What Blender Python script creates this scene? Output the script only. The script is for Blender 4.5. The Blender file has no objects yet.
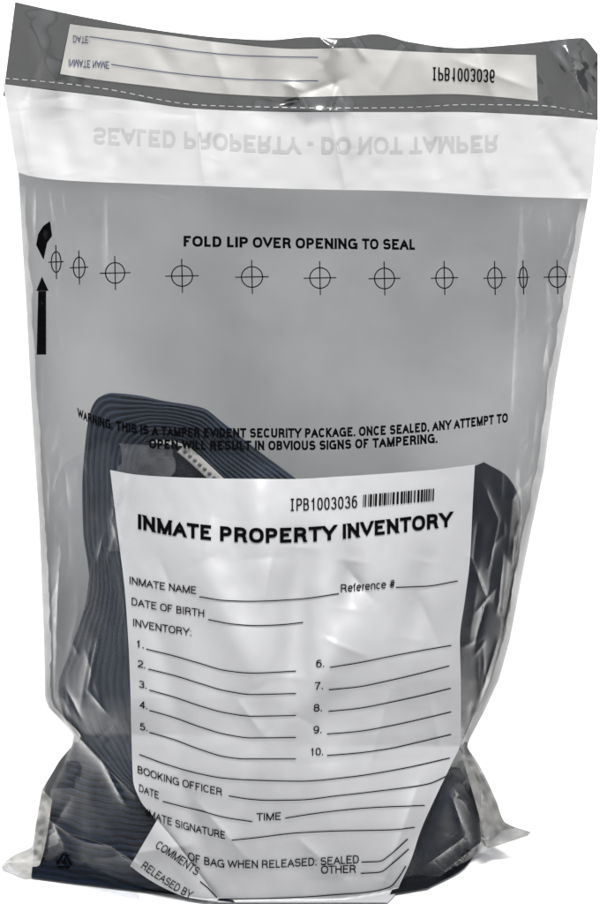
import bpy, math, random
import numpy as np
from mathutils import Vector, Matrix

random.seed(7)
rng = np.random.default_rng(11)
R = math.radians
sc = bpy.context.scene
COL = sc.collection

# ------------------------------------------------------------------ camera
S = 0.0006                       # metres per photo pixel at the bag's middle plane
PITCH, DIST = R(14), 1.5
FPX = DIST / S                   # focal length in photo pixels
CX, CY = 300.0, 452.0
cp, sp = math.cos(PITCH), math.sin(PITCH)
T_BASE = 98.0                   # how far the bag's foot bulges forward (px units)


def _z_at(py, ypx, zc):
    vx, vy = 0.0, -(py - CY) / FPX
    dy, dz = cp + vy * sp, -sp + vy * cp
    oy, oz = -DIST * cp, zc + DIST * sp
    t = (ypx * S - oy) / dy
    return oz + t * dz


ZC = -_z_at(903.0, -T_BASE, 0.0)
CAM = np.array([0.0, -DIST * cp, ZC + DIST * sp])
cam_d = bpy.data.cameras.new('camera')
cam_d.sensor_fit = 'VERTICAL'
cam_d.angle = 2 * math.atan(452.0 / FPX)
cam_d.clip_start, cam_d.clip_end = 0.05, 500.0
cam = bpy.data.objects.new('camera', cam_d)
COL.objects.link(cam)
cam.location = CAM
cam.rotation_euler = (math.pi / 2 - PITCH, 0, 0)
sc.camera = cam

# ------------------------------------------------------------------ light
SUN_EL, SUN_AZ = R(64), R(7)   # azimuth from the camera's side, minus = from its left
world = bpy.data.worlds.new("World")
sc.world = world
world.use_nodes = True
wn = world.node_tree
bg = wn.nodes['Background']
sky = wn.nodes.new('ShaderNodeTexSky')
sky.sky_type = 'NISHITA'
sky.sun_disc = False
sky.sun_elevation = SUN_EL
sky.sun_rotation = math.pi - SUN_AZ
sky.dust_density = 3.0
sky.ozone_density = 0.6
pale = wn.nodes.new('ShaderNodeHueSaturation')      # thin white cloud: the sky's own light with little blue left
pale.inputs['Saturation'].default_value = 0.16
wn.links.new(sky.outputs[0], pale.inputs['Color'])
wn.links.new(pale.outputs[0], bg.inputs[0])
bg.inputs[1].default_value = 0.13
sun_d = bpy.data.lights.new('sun', 'SUN')
sun_d.energy = 2.5
sun_d.angle = R(16)
sun_d.color = (1.0, 0.97, 0.93)
sun = bpy.data.objects.new('sun', sun_d)
COL.objects.link(sun)
sdir = Vector((math.sin(SUN_AZ) * math.cos(SUN_EL), -math.cos(SUN_AZ) * math.cos(SUN_EL), math.sin(SUN_EL)))
sun.rotation_euler = sdir.to_track_quat('Z', 'Y').to_euler()
sun.location = sdir * 3
sc.view_settings.view_transform = 'Standard'
sc.view_settings.look = 'None'
sc.view_settings.exposure = 1.6
sc.view_settings.gamma = 1.0
sc.cycles.transparent_max_bounces = 24
sc.cycles.max_bounces = 10


# ------------------------------------------------------------------ space
def rays(px, py):
    vx, vy = (px - CX) / FPX, -(py - CY) / FPX
    return vx, cp + vy * sp, -sp + vy * cp


def unproj(px, py, ypx):
    """photo position on the bag plus its real depth (px units) -> metres"""
    px, py, ypx = np.broadcast_arrays(np.asarray(px, float), np.asarray(py, float), np.asarray(ypx, float))
    dx, dy, dz = rays(px, py)
    t = (ypx * S - CAM[1]) / dy
    return np.stack([CAM[0] + t * dx, CAM[1] + t * dy, CAM[2] + t * dz], -1)


def ground_y(px, py, h=0.0012):
    dx, dy, dz = rays(px, py)
    t = np.where(dz < -1e-6, (h - CAM[2]) / np.minimum(dz, -1e-6), 1e6)
    return (CAM[1] + t * dy) / S


def smooth(pts, x):
    """monotone cubic through (key, value) rows"""
    p = np.array(pts, float)
    k, v = p[:, 0], p[:, 1]
    h = np.diff(k)
    d = np.diff(v) / h
    m = np.zeros_like(v)
    m[0], m[-1] = d[0], d[-1]
    for i in range(1, len(v) - 1):
        if d[i - 1] * d[i] > 0:
            w1, w2 = 2 * h[i] + h[i - 1], h[i] + 2 * h[i - 1]
            m[i] = (w1 + w2) / (w1 / d[i - 1] + w2 / d[i])
    x = np.clip(np.asarray(x, float), k[0], k[-1])
    i = np.clip(np.searchsorted(k, x) - 1, 0, len(h) - 1)
    t = (x - k[i]) / h[i]
    return ((2 * t**3 - 3 * t**2 + 1) * v[i] + (t**3 - 2 * t**2 + t) * h[i] * m[i]
            + (-2 * t**3 + 3 * t**2) * v[i + 1] + (t**3 - t**2) * h[i] * m[i + 1])


def lin(pts, x):
    p = np.array(pts, float)
    return np.interp(x, p[:, 0], p[:, 1])


# noise: a small value-noise lattice
_lat = rng.random((64, 64))


def vnoise(x, y):
    x, y = np.asarray(x, float), np.asarray(y, float)
    xi, yi = np.floor(x).astype(int), np.floor(y).astype(int)
    fx, fy = x - xi, y - yi
    fx, fy = fx * fx * (3 - 2 * fx), fy * fy * (3 - 2 * fy)
    g = lambda a, b: _lat[a % 64, b % 64]
    return ((g(xi, yi) * (1 - fx) + g(xi + 1, yi) * fx) * (1 - fy)
            + (g(xi, yi + 1) * (1 - fx) + g(xi + 1, yi + 1) * fx) * fy) - 0.5


# ------------------------------------------------------------------ the bag's outline (photo rows)
LEFT = [(170, 17), (185, 18), (240, 21), (300, 25), (400, 30), (520, 38), (640, 43), (698, 44), (708, 48), (722, 62), (735, 73), (746, 71),
        (760, 59), (790, 41), (820, 36), (845, 32), (855, 14), (862, 4), (867, 1), (873, 10), (878, 28), (884, 62), (893, 102),
        (900, 136), (902.5, 158), (903.5, 200)]
RIGHT = [(170, 592), (195, 590), (240, 582), (280, 575), (380, 557), (470, 545), (560, 526), (640, 511), (680, 500), (710, 486), (738, 471), (746, 468),
         (760, 475), (800, 496), (822, 505), (829, 520), (833, 531), (837, 522), (852, 484), (870, 449), (888, 424), (896, 404),
         (901, 392), (903.5, 375)]
THICK = [(170, 40), (200, 42), (300, 50), (400, 64), (500, 87), (600, 113), (690, 126), (760, 125), (830, 114), (903.5, 98)]
BACKT = [(140, 2), (190, 10), (235, 34), (290, 58), (350, 72), (430, 76), (500, 82), (600, 101), (690, 113), (760, 112), (830, 102), (903.5, 88)]
BACKL = LEFT[:15] + [(845, 32), (878, 36), (884, 62), (893, 102), (903.5, 160)]
BACKR = RIGHT[:16] + [(822, 503), (833, 500), (852, 484), (870, 449), (888, 424), (903.5, 375)]


BODYL = LEFT[:9] + [(735, 62), (760, 56), (790, 41), (820, 36), (845, 32), (903.5, 30)]
BODYR = RIGHT[:10] + [(746, 472), (760, 476), (800, 496), (822, 503), (903.5, 506)]


def edgeL(py):
    return lin(LEFT, py) + np.where(py < 840, 2.2 * vnoise(py / 16, 3.1) + 1.4 * vnoise(py / 5, 9.7), 0)


def edgeR(py):
    return lin(RIGHT, py) + np.where(py < 820, 2.2 * vnoise(py / 18, 13.1) + 1.2 * vnoise(py / 5, 19.7), 0)


def gauss_ridge(px, py, p0, p1, w, amp, sharp=False):
    (x0, y0), (x1, y1) = p0, p1
    dx, dy = x1 - x0, y1 - y0
    L2 = dx * dx + dy * dy
    t = ((px - x0) * dx + (py - y0) * dy) / L2
    tc = np.clip(t, 0, 1)
    d = np.hypot(px - x0 - tc * dx, py - y0 - tc * dy)
    taper = 0.25 + 0.75 * np.sin(np.pi * np.clip(tc, 0.02, 0.98)) ** 0.6
    return amp * taper * (np.exp(-d / w) if sharp else np.exp(-(d / w) ** 2))


CREASES = [
    ((452, 798), (470, 852), 3, -5, True), ((440, 830), (479, 843), 3, -4, True), ((430, 862), (463, 838), 3, -5, True), ((455, 790), (477, 813), 3, 4, True),
    ((424, 850), (448, 872), 3, -4, True),
    ((345, 566), (374, 602), 7, 4.5, True), ((328, 640), (366, 656), 8, -5, True), ((272, 556), (262, 604), 8, -4, True), ((418, 596), (440, 648), 9, 5, True),
    ((238, 700), (264, 736), 8, -4, True), ((212, 516), (204, 556), 7, -3, True), ((390, 690), (372, 760), 10, -5, True), ((160, 560), (176, 600), 7, 3, True),
    ((300, 840), (345, 880), 9, -5, True), ((430, 700), (445, 770), 8, -4, True), ((196, 800), (250, 862), 9, -5, True),
    # p0, p1, width, amplitude (minus = towards the camera), sharp
    ((52, 190), (70, 330), 7, -4, True), ((108, 188), (116, 330), 8, -5, False), ((36, 190), (50, 260), 5, -4, True),
    ((150, 188), (186, 250), 9, 3, False), ((258, 190), (300, 230), 10, -4, False), ((300, 188), (330, 240), 8, 3, True),
    ((392, 192), (370, 250), 9, -3, False), ((505, 196), (512, 420), 7, -5, True), ((523, 198), (531, 400), 5, 4, True),
    ((548, 205), (540, 470), 8, -5, True), ((562, 215), (552, 330), 4, 3, True), ((520, 420), (500, 640), 8, -4, True),
    ((300, 545), (292, 680), 18, 13, False), ((255, 470), (262, 560), 20, -8, False), ((200, 560), (262, 690), 20, -10, False),
    ((352, 560), (345, 610), 13, 9, False), ((340, 640), (300, 720), 18, -10, False), ((425, 560), (410, 640), 14, 8, False),
    ((155, 600), (180, 740), 15, 8, False), ((420, 780), (385, 880), 9, -8, True), ((448, 770), (412, 850), 8, 5, False),
    ((250, 760), (235, 860), 12, -4, False), ((180, 770), (205, 860), 11, 6, False), ((330, 760), (340, 880), 26, -9, False),
    ((110, 480), (128, 640), 7, -3, True), ((60, 560), (54, 690), 5, -5, True), ((92, 640), (78, 720), 6, -4, True),
    ((480, 560), (470, 640), 7, -4, True), ((497, 520), (488, 600), 5, 3, True), ((470, 580), (500, 610), 4, -3, True),
    ((48, 705), (135, 795), 5, -9, True), ((40, 800), (75, 865), 5, -6, True), 
    ((90, 860), (190, 845), 9, -5, True), ((35, 850), (70, 800), 6, 5, True), ((468, 750), (500, 830), 5, -6, True),
    ((478, 770), (480, 850), 5, -5, True), ((505, 823), (445, 870), 5, -4, True), ((440, 850), (470, 870), 5, -4, True),
    ((145, 445), (122, 540), 6, -4, True), ((125, 500), (108, 560), 4, -3, True), ((100, 700), (85, 650), 4, -3, True),
]
for p0, p1, w, a in (           # hard folds that catch the light
        ((37, 188), (36, 238), 2.6, -7), ((108, 185), (109, 262), 2.8, -7), ((64, 189), (67, 216), 2.2, -5), ((47, 190), (52, 222), 2.2, 5),
        ((150, 189), (181, 201), 2.2, -5), ((181, 201), (216, 190), 2.2, -5), ((206, 189), (192, 216), 2.0, -4), ((296, 191), (316, 209), 2.4, -6),
        ((316, 209), (322, 193), 2.2, 5), ((246, 190), (262, 202), 2.0, -4), ((395, 194), (410, 204), 2, -4), ((520, 204), (514, 300), 2.4, -6), ((516, 300), (509, 424), 2.4, -5),
        ((545, 208), (548, 232), 2.2, -6), ((572, 222), (566, 250), 2.2, -6), ((561, 262), (568, 284), 2.2, -6), ((556, 292), (559, 312), 2.2, -5),
        ((531, 232), (525, 262), 2, 4), ((548, 330), (541, 372), 2.2, -5), ((537, 400), (529, 470), 2.6, -6), ((520, 470), (523, 530), 2.4, 5),
        ((482, 482), (498, 520), 2.4, -5), ((498, 520), (489, 568), 2.2, -5), ((470, 556), (487, 600), 2.4, -5), ((487, 600), (475, 645), 2.2, 5),
        ((503, 556), (497, 612), 2.4, -6), ((476, 612), (496, 588), 2.0, -4), ((478, 522), (474, 560), 2.0, 4), ((498, 640), (480, 700), 2.4, -5),
        ((38, 812), (70, 833), 2.6, -6), ((70, 833), (112, 846), 2.6, -5), ((112, 846), (140, 866), 2.4, -4), ((102, 762), (124, 802), 2.4, -6),
        ((48, 702), (75, 730), 2.4, -6), ((126, 478), (112, 520), 2.0, -5), ((112, 520), (120, 548), 1.8, -4), ((104, 536), (98, 560), 1.8, -4),
        ((98, 640), (88, 690), 2.2, -5), ((88, 690), (106, 712), 2.2, -4), ((60, 560), (56, 640), 2.4, -5), ((50, 480), (48, 560), 2.2, -5)):
    CREASES.append((p0, p1, w, a, True))
for k in range(60):              # nicks and scuffs in the window
    x, y, a = random.uniform(70, 560), random.uniform(200, 440), random.uniform(0, 6.3)
    CREASES.append(((x, y), (x + 4 * math.cos(a), y + 4 * math.sin(a)), random.uniform(0.9, 1.5), random.choice((-1, 1)) * random.uniform(1.0, 2.4), True))
for k in range(150):             # small crinkles, densest along the two welded edges and under the strip
    side = random.random()
    y = random.uniform(198, 735)
    if side < 0.36:
        x = lin(LEFT, y) + abs(random.gauss(0, 17)) + 5
    elif side < 0.84:
        x = lin(RIGHT, y) - abs(random.gauss(0, 22)) - 5
    elif side < 0.93:
        x, y = random.uniform(40, 570), 196 + abs(random.gauss(0, 14))
    else:
        x, y = (random.uniform(445, 500), random.uniform(760, 860))
    if 128 < x < 455 and y > 400:
        continue
    a = R(random.gauss(90, 24) if side < 0.84 else random.uniform(0, 180))
    ln = random.uniform(8, 46)
    x1, y1 = x + ln * math.cos(a), y + ln * math.sin(a)
    CREASES.append(((x, y), (x1, y1), random.uniform(1.6, 3.6), random.choice((-1, 1)) * random.uniform(1.2, 3.6), True))


def bulge(px, py):
    """depth of the clean front face"""
    L, Rr = lin(BODYL, py), lin(BODYR, py)
    s = np.clip((px - L) / np.maximum(Rr - L, 1), 0, 1)
    u = np.abs(2 * s - 1)
    u = np.clip((u - 0.0) / 0.96, 0, 1)
    prof = 1 - u ** 2.2
    return -smooth(THICK, py) * prof


def front(px, py):
    """depth of the wrinkled front film"""
    px, py = np.broadcast_arrays(np.asarray(px, float), np.asarray(py, float))
    y = 0
    for p0, p1, w, a, sh in CREASES:
        y = y + gauss_ridge(px, py, p0, p1, w, a, sh)
    room = np.minimum(px - lin(BODYL, py), lin(BODYR, py) - px)
    y = y * np.clip(room / 14, 0.05, 1) + bulge(px, py)
    y = y + 7 * vnoise(px / 70, py / 90) + 2.6 * vnoise(px / 26 + 5, py / 40) + 0.7 * vnoise(px / 9, py / 14 + 7)
    return np.minimum(y, ground_y(px, py) - 0.5)


def lip(px, py):
    """depth of the flattened lip over the opening"""
    px, py = np.broadcast_arrays(np.asarray(px, float), np.asarray(py, float))
    y = bulge(px, np.full_like(px, 195.0)) - 8 + 9 * np.sin(px / 95 + 0.6) * (1 - np.clip((py - 60) / 160, 0, 1)) + 3.5 * vnoise(px / 50, py / 46 + 3) + 0.9 * vnoise(px / 14, py / 12)
    y = y - 6 * np.exp(-((px - 30) / 40) ** 2) - 8 * np.clip((110 - py) / 110, 0, 1)
    for p0, p1, w, a, sh in LIP_CREASES:
        y = y + gauss_ridge(px, py, p0, p1, w, a, sh)
    return y


LIP_CREASES = [
    ((452, 798), (470, 852), 3, -5, True), ((440, 830), (479, 843), 3, -4, True), ((430, 862), (463, 838), 3, -5, True), ((455, 790), (477, 813), 3, 4, True),
    ((424, 850), (448, 872), 3, -4, True),
    ((40, 8), (52, 100), 16, -8, False), ((78, 16), (70, 110), 14, 6, False), ((182, 36), (176, 116), 18, -6, False), ((250, 40), (262, 112), 14, 7, False),
    ((424, 42), (436, 112), 16, -7, False), ((505, 46), (496, 110), 14, 6, False), ((572, 44), (566, 112), 12, -8, False), ((590, 50), (588, 112), 8, 6, False),
    ((548, 46), (592, 100), 6, -6, True), ((196, 112), (204, 182), 7, -4, True), ((120, 112), (112, 178), 9, 3, False), ((480, 118), (492, 190), 9, -4, False),
    ((338, 40), (325, 66), 7, -7, True), ((325, 66), (344, 100), 6, 5, True), ((290, 82), (310, 112), 6, -8, True),
    ((275, 108), (350, 112), 5, -6, True), ((300, 95), (345, 78), 6, 5, True), ((345, 95), (352, 150), 8, -4, False),
    ((330, 112), (346, 190), 7, -4, True), ((212, 60), (228, 190), 12, -3, False), ((455, 60), (530, 88), 9, -5, True),
    ((530, 55), (560, 110), 9, 3, True), ((560, 45), (598, 80), 6, -4, True), ((570, 90), (597, 60), 5, 3, True),
    ((100, 60), (88, 100), 7, -3, True), ((20, 110), (30, 170), 8, -5, True), ((232, 100), (214, 160), 9, 3, False),
    ((405, 45), (380, 90), 8, -4, True), ((420, 110), (440, 180), 9, 2, False), ((150, 40), (180, 80), 9, 3, False),
    ((258, 40), (250, 100), 8, -4, True), ((478, 52), (500, 112), 7, -6, True), ((566, 44), (588, 112), 5, -6, True), ((30, 20), (60, 100), 8, -5, True), ((40, 60), (26, 100), 5, 4, True), ((210, 42), (235, 108), 8, -5, True), ((352, 40), (366, 60), 4, -5, True), ((318, 38), (338, 52), 3, -6, True), ((285, 84), (302, 90), 3, -6, True), ((280, 104), (300, 100), 3, 5, True), ((338, 84), (330, 108), 3, -5, True), ((545, 130), (580, 190), 8, 3, False), ((60, 120), (70, 175), 10, 3, False),
]


# ------------------------------------------------------------------ objects
def link(name, verts, faces, mat, parent=None, shade=True, uv=None):
    me = bpy.data.meshes.new(name)
    me.from_pydata([tuple(v) for v in verts], [], faces)
    if uv is not None:
        lay = me.uv_layers.new(name='uv')
        flat = np.empty(len(me.loops) * 2, np.float32)
        idx = np.empty(len(me.loops), np.int32)
        me.loops.foreach_get('vertex_index', idx)
        flat[0::2], flat[1::2] = uv[idx, 0], uv[idx, 1]
        lay.data.foreach_set('uv', flat)
    me.materials.append(mat)
    if shade:
        me.polygons.foreach_set('use_smooth', [True] * len(me.polygons))
    me.update()
    o = bpy.data.objects.new(name, me)
    COL.objects.link(o)
    if parent:
        o.parent = parent
    return o


def thing(name, label, cat):
    o = bpy.data.objects.new(name, None)
    o.empty_display_size = 0.05
    COL.objects.link(o)
    o['label'] = label
    o['category'] = cat
    return o


def grid_faces(nr, nc):
    i = np.arange(nr - 1)[:, None] * nc + np.arange(nc - 1)[None, :]
    return np.stack([i, i + 1, i + nc + 1, i + nc], -1).reshape(-1, 4).tolist()


def sheet(name, py_rows, fl, fr, depth, nc, mat, parent, off=0.0, zmin=None):
    """a film sheet between two row-wise edges"""
    py = np.asarray(py_rows, float)
    l, r = fl(py), fr(py)
    u = np.linspace(0, 1, nc)
    px = l[:, None] + (r - l)[:, None] * u[None]
    pyy = np.repeat(py[:, None], nc, 1)
    v = unproj(px, pyy, depth(px, pyy) + off)
    if zmin is not None:
        v[..., 2] = np.maximum(v[..., 2], zmin)
    uv = np.stack([px.ravel() / 600, 1 - pyy.ravel() / 904], -1)
    return link(name, v.reshape(-1, 3), grid_faces(len(py), nc), mat, parent, uv=uv)


def patch(name, top, bottom, nu, nv, depth, mat, parent, off=0.0):
    """a sheet between a top and a bottom polyline given as px points (same parameter)"""
    t, b = np.array(top, float), np.array(bottom, float)

    def res(p, n):
        d = np.r_[0, np.cumsum(np.hypot(*np.diff(p, axis=0).T))]
        d /= d[-1]
        s = np.linspace(0, 1, n)
        q = np.array([[a, c] for a, c in zip(d, range(len(d)))])
        return np.stack([smooth(np.c_[d, p[:, 0]], s), smooth(np.c_[d, p[:, 1]], s)], -1)
    T, B = res(t, nu), res(b, nu)
    w = np.linspace(0, 1, nv)[:, None, None]
    P = T[None] * (1 - w) + B[None] * w
    px, py = P[..., 0], P[..., 1]
    v = unproj(px, py, depth(px, py) + off)
    uv = np.stack([px.ravel() / 600, 1 - py.ravel() / 904], -1)
    return link(name, v.reshape(-1, 3), grid_faces(nv, nu), mat, parent, uv=uv)


# ------------------------------------------------------------------ materials
def mat(name):
    m = bpy.data.materials.new(name)
    m.use_nodes = True
    nt = m.node_tree
    nt.nodes.clear()
    out = nt.nodes.new('ShaderNodeOutputMaterial')
    return m, nt, out


def N(nt, t, **kw):
    n = nt.nodes.new(t)
    for k, v in kw.items():
        if k in n.inputs:
            n.inputs[k].default_value = v
        else:
            setattr(n, k, v)
    return n


def bump_of(nt, scale, dist, detail=4, strength=1.0, prev=None, stretch=(1, 1, 1)):
    tc = N(nt, 'ShaderNodeTexCoord')
    mp = N(nt, 'ShaderNodeMapping', Scale=stretch)
    nz = N(nt, 'ShaderNodeTexNoise', Scale=scale, Detail=detail)
    b = N(nt, 'ShaderNodeBump', Strength=strength, Distance=dist)
    nt.links.new(tc.outputs['Object'], mp.inputs['Vector'])
    nt.links.new(mp.outputs[0], nz.inputs['Vector'])
    nt.links.new(nz.outputs['Fac'], b.inputs['Height'])
    if prev:
        nt.links.new(prev.outputs[0], b.inputs['Normal'])
    return b


def film(name, haze, tint, haze_col, rough=0.10, gloss=1.0, ior=1.45, bump=0.0006, patchy=0.5, gcap=0.12):
    """thin polythene: lets most light through, scatters a little, mirrors the sky at its creases"""
    m, nt, out = mat(name)
    tr = N(nt, 'ShaderNodeBsdfTransparent', Color=(*tint, 1))
    df = N(nt, 'ShaderNodeBsdfDiffuse', Color=(*haze_col, 1))
    gl = N(nt, 'ShaderNodeBsdfGlossy', Color=(1, 1, 1, 1), Roughness=rough)
    b1 = bump_of(nt, 22, bump, 3, stretch=(1, 1, 0.6))
    b2 = bump_of(nt, 110, bump * 0.22, 4, prev=b1)
    fr = N(nt, 'ShaderNodeLayerWeight', Blend=0.5)
    pw = N(nt, 'ShaderNodeMath', operation='POWER')
    pw.inputs[1].default_value = 4.0
    nt.links.new(fr.outputs['Facing'], pw.inputs[0])
    mul = N(nt, 'ShaderNodeMath', operation='MULTIPLY_ADD')
    mul.inputs[1].default_value = gloss
    mul.inputs[2].default_value = 0.002
    mul.use_clamp = True
    cap = N(nt, 'ShaderNodeMath', operation='MINIMUM')
    cap.inputs[1].default_value = gcap
    nt.links.new(mul.outputs[0], cap.inputs[0])
    nt.links.new(b2.outputs[0], fr.inputs['Normal'])
    nt.links.new(b2.outputs[0], gl.inputs['Normal'])
    nt.links.new(b2.outputs[0], df.inputs['Normal'])
    nt.links.new(pw.outputs[0], mul.inputs[0])
    tc = N(nt, 'ShaderNodeTexCoord')
    nz = N(nt, 'ShaderNodeTexNoise', Scale=14, Detail=5)
    nt.links.new(tc.outputs['Object'], nz.inputs['Vector'])
    mr = N(nt, 'ShaderNodeMapRange')
    mr.inputs['From Min'].default_value, mr.inputs['From Max'].default_value = 0.3, 0.7
    mr.inputs['To Min'].default_value, mr.inputs['To Max'].default_value = haze * (1 - patchy), haze * (1 + patchy)
    nt.links.new(nz.outputs['Fac'], mr.inputs['Value'])
    a = N(nt, 'ShaderNodeMixShader')
    nt.links.new(mr.outputs[0], a.inputs[0])
    nt.links.new(tr.outputs[0], a.inputs[1])
    nt.links.new(df.outputs[0], a.inputs[2])
    c = N(nt, 'ShaderNodeMixShader')
    nt.links.new(cap.outputs[0], c.inputs[0])
    nt.links.new(a.outputs[0], c.inputs[1])
    nt.links.new(gl.outputs[0], c.inputs[2])
    nt.links.new(c.outputs[0], out.inputs['Surface'])
    return m


def solid(name, col, rough, bump=0.0003, scale=40, spec=0.5, var=0.08):
    m, nt, out = mat(name)
    p = N(nt, 'ShaderNodeBsdfPrincipled', Roughness=rough)
    p.inputs['Specular IOR Level'].default_value = spec
    tc = N(nt, 'ShaderNodeTexCoord')
    nz = N(nt, 'ShaderNodeTexNoise', Scale=scale * 0.5, Detail=5)
    nt.links.new(tc.outputs['Object'], nz.inputs['Vector'])
    mx = N(nt, 'ShaderNodeMix', data_type='RGBA')
    mx.inputs['A'].default_value = (*[c * (1 - var) for c in col], 1)
    mx.inputs['B'].default_value = (*[min(1, c * (1 + var)) for c in col], 1)
    nt.links.new(nz.outputs['Fac'], mx.inputs['Factor'])
    nt.links.new(mx.outputs['Result'], p.inputs['Base Color'])
    if bump:
        b = bump_of(nt, scale, bump, 4)
        nt.links.new(b.outputs[0], p.inputs['Normal'])
    nt.links.new(p.outputs[0], out.inputs['Surface'])
    return m


def knit(name, col, ribbed=False, rough=0.85):
    m, nt, out = mat(name)
    p = N(nt, 'ShaderNodeBsdfPrincipled', Roughness=rough)
    p.inputs['Specular IOR Level'].default_value = 0.03
    p.inputs['Sheen Weight'].default_value = 0.03
    p.inputs['Sheen Roughness'].default_value = 0.4
    tc = N(nt, 'ShaderNodeTexCoord')
    nz = N(nt, 'ShaderNodeTexNoise', Scale=60, Detail=6)
    nt.links.new(tc.outputs['Object'], nz.inputs['Vector'])
    mx = N(nt, 'ShaderNodeMix', data_type='RGBA')
    mx.inputs['A'].default_value = (*[c * 0.7 for c in col], 1)
    mx.inputs['B'].default_value = (*[c * 1.35 for c in col], 1)
    nt.links.new(nz.outputs['Fac'], mx.inputs['Factor'])
    nt.links.new(mx.outputs['Result'], p.inputs['Base Color'])
    if ribbed:                       # rib shading painted into the colour: grooves darker, ridges paler; u counts the wales
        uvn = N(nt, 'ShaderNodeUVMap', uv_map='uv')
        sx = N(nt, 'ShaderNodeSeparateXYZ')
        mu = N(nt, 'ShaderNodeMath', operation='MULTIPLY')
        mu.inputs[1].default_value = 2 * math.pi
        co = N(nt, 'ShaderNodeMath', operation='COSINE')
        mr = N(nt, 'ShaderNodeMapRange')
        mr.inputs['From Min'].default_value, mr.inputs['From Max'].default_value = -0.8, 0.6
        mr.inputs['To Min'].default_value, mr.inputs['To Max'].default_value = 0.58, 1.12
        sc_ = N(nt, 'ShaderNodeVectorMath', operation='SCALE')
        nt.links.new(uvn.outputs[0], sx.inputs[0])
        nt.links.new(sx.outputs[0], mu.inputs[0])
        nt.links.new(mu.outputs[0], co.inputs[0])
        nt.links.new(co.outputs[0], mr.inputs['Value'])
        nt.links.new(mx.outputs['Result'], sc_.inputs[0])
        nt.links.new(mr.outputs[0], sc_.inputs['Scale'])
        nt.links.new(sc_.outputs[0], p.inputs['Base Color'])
    b = bump_of(nt, 300, 0.00012, 2)
    b = bump_of(nt, 45, 0.0016, 3, prev=b)
    nt.links.new(b.outputs[0], p.inputs['Normal'])
    nt.links.new(p.outputs[0], out.inputs['Surface'])
    return m


M_FRONT = film('clear_film', 0.009, (0.93, 0.94, 0.95), (0.32, 0.33, 0.35), rough=0.03, gloss=1.9, gcap=0.6)
M_FOLD = film('double_film', 0.022, (0.90, 0.91, 0.93), (0.2, 0.21, 0.22), rough=0.08, gloss=0.3, gcap=0.08)
M_SEAM = film('seam_film', 0.42, (0.9, 0.9, 0.9), (0.30, 0.30, 0.30), rough=0.12, gloss=0.6, bump=0.0015, gcap=0.35)
M_EAR = film('thin_clear_corner', 0.62, (0.85, 0.85, 0.84), (0.165, 0.165, 0.16), rough=0.12, gloss=0.8, bump=0.001, gcap=0.4, patchy=0.35)
M_CRUMP = film('crumpled_inner_film', 0.30, (0.92, 0.93, 0.94), (0.075, 0.078, 0.083), rough=0.1, gloss=0.8, bump=0.0012, gcap=0.3, patchy=0.6)
M_GREY = film('creased_grey_film', 0.72, (0.6, 0.6, 0.6), (0.095, 0.095, 0.093), rough=0.15, gloss=0.7, bump=0.001, gcap=0.3, patchy=0.2)
M_BACK = film('grey_back_film', 0.88, (0.6, 0.6, 0.6), (0.168, 0.170, 0.172), rough=0.2, gloss=0.4, patchy=0.06)
M_LIP = solid('charcoal_film', (0.016, 0.017, 0.0178), 0.13, 0.0008, 24, 0.6, 0.1)
M_STRIP = solid('white_liner', (0.232, 0.234, 0.238), 0.35, 0.0005, 24, 0.4, 0.03)
M_NAME = solid('white_print_field', (0.195, 0.195, 0.188), 0.4, 0.0005, 30, 0.4, 0.03)
M_LABEL = solid('white_label', (0.164, 0.167, 0.173), 0.38, 0.0006, 22, 0.4, 0.03)
M_INK = solid('black_ink', (0.0015, 0.0015, 0.0018), 0.7, 0, 40, 0.0)
M_BLUE = solid('blue_ink', (0.014, 0.018, 0.045), 0.5, 0, 40, 0.3)
M_GHOST = solid('pale_ink', (0.183, 0.185, 0.188), 0.4, 0, 40, 0.3)
M_DASH = solid('white_ink', (0.20, 0.20, 0.20), 0.5, 0, 40, 0.3)
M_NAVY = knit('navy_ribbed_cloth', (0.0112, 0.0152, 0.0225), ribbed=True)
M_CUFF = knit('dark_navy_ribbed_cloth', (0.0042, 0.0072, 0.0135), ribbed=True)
M_NAVY2 = knit('navy_cloth', (0.004, 0.005, 0.007))
M_TRIM = solid('white_tape', (0.115, 0.111, 0.107), 0.8, 0.0008, 200)
M_THREAD = solid('black_thread', (0.02, 0.02, 0.022), 0.8, 0)
M_GROUND = solid('white_ground', (0.45, 0.45, 0.45), 0.9, 0, 3, 0.0, 0.01)

# ------------------------------------------------------------------ ground
n = 40.0
g = link('ground', [(-n, -n, 0), (n, -n, 0), (n, n, 0), (-n, n, 0)], [(0, 1, 2, 3)], M_GROUND, shade=False)
g['kind'] = 'structure'

# ------------------------------------------------------------------ the bag
bag = thing('property_bag', 'clear plastic property bag with charcoal lip and white inventory label, standing on white ground', 'plastic bag')
rows = np.r_[np.arange(176, 840, 1.5), np.arange(840, 904, 1.0)]
sheet('front_film', rows, edgeL, edgeR, front, 420, M_FRONT, bag)


def back(px, py):
    L, Rr = lin(BODYL, py), lin(BODYR, py)
    u = np.abs(2 * np.clip((px - L) / np.maximum(Rr - L, 1), 0, 1) - 1)
    return smooth(BACKT, py) * (1 - np.clip(u / 0.985, 0, 1) ** 7) ** 0.6 + 10 * vnoise(px / 110 + 9, py / 190) + 6 + 1.5 * vnoise(px / 34 + py / 90, py / 70) + 0.8 * vnoise(px / 13, py / 30)


sheet('back_film', np.arange(150, 904, 3.0), lambda p: lin(BACKL, p) + 1, lambda p: lin(BACKR, p) - 1, back, 220, M_BACK, bag, zmin=0.0006)

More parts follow.
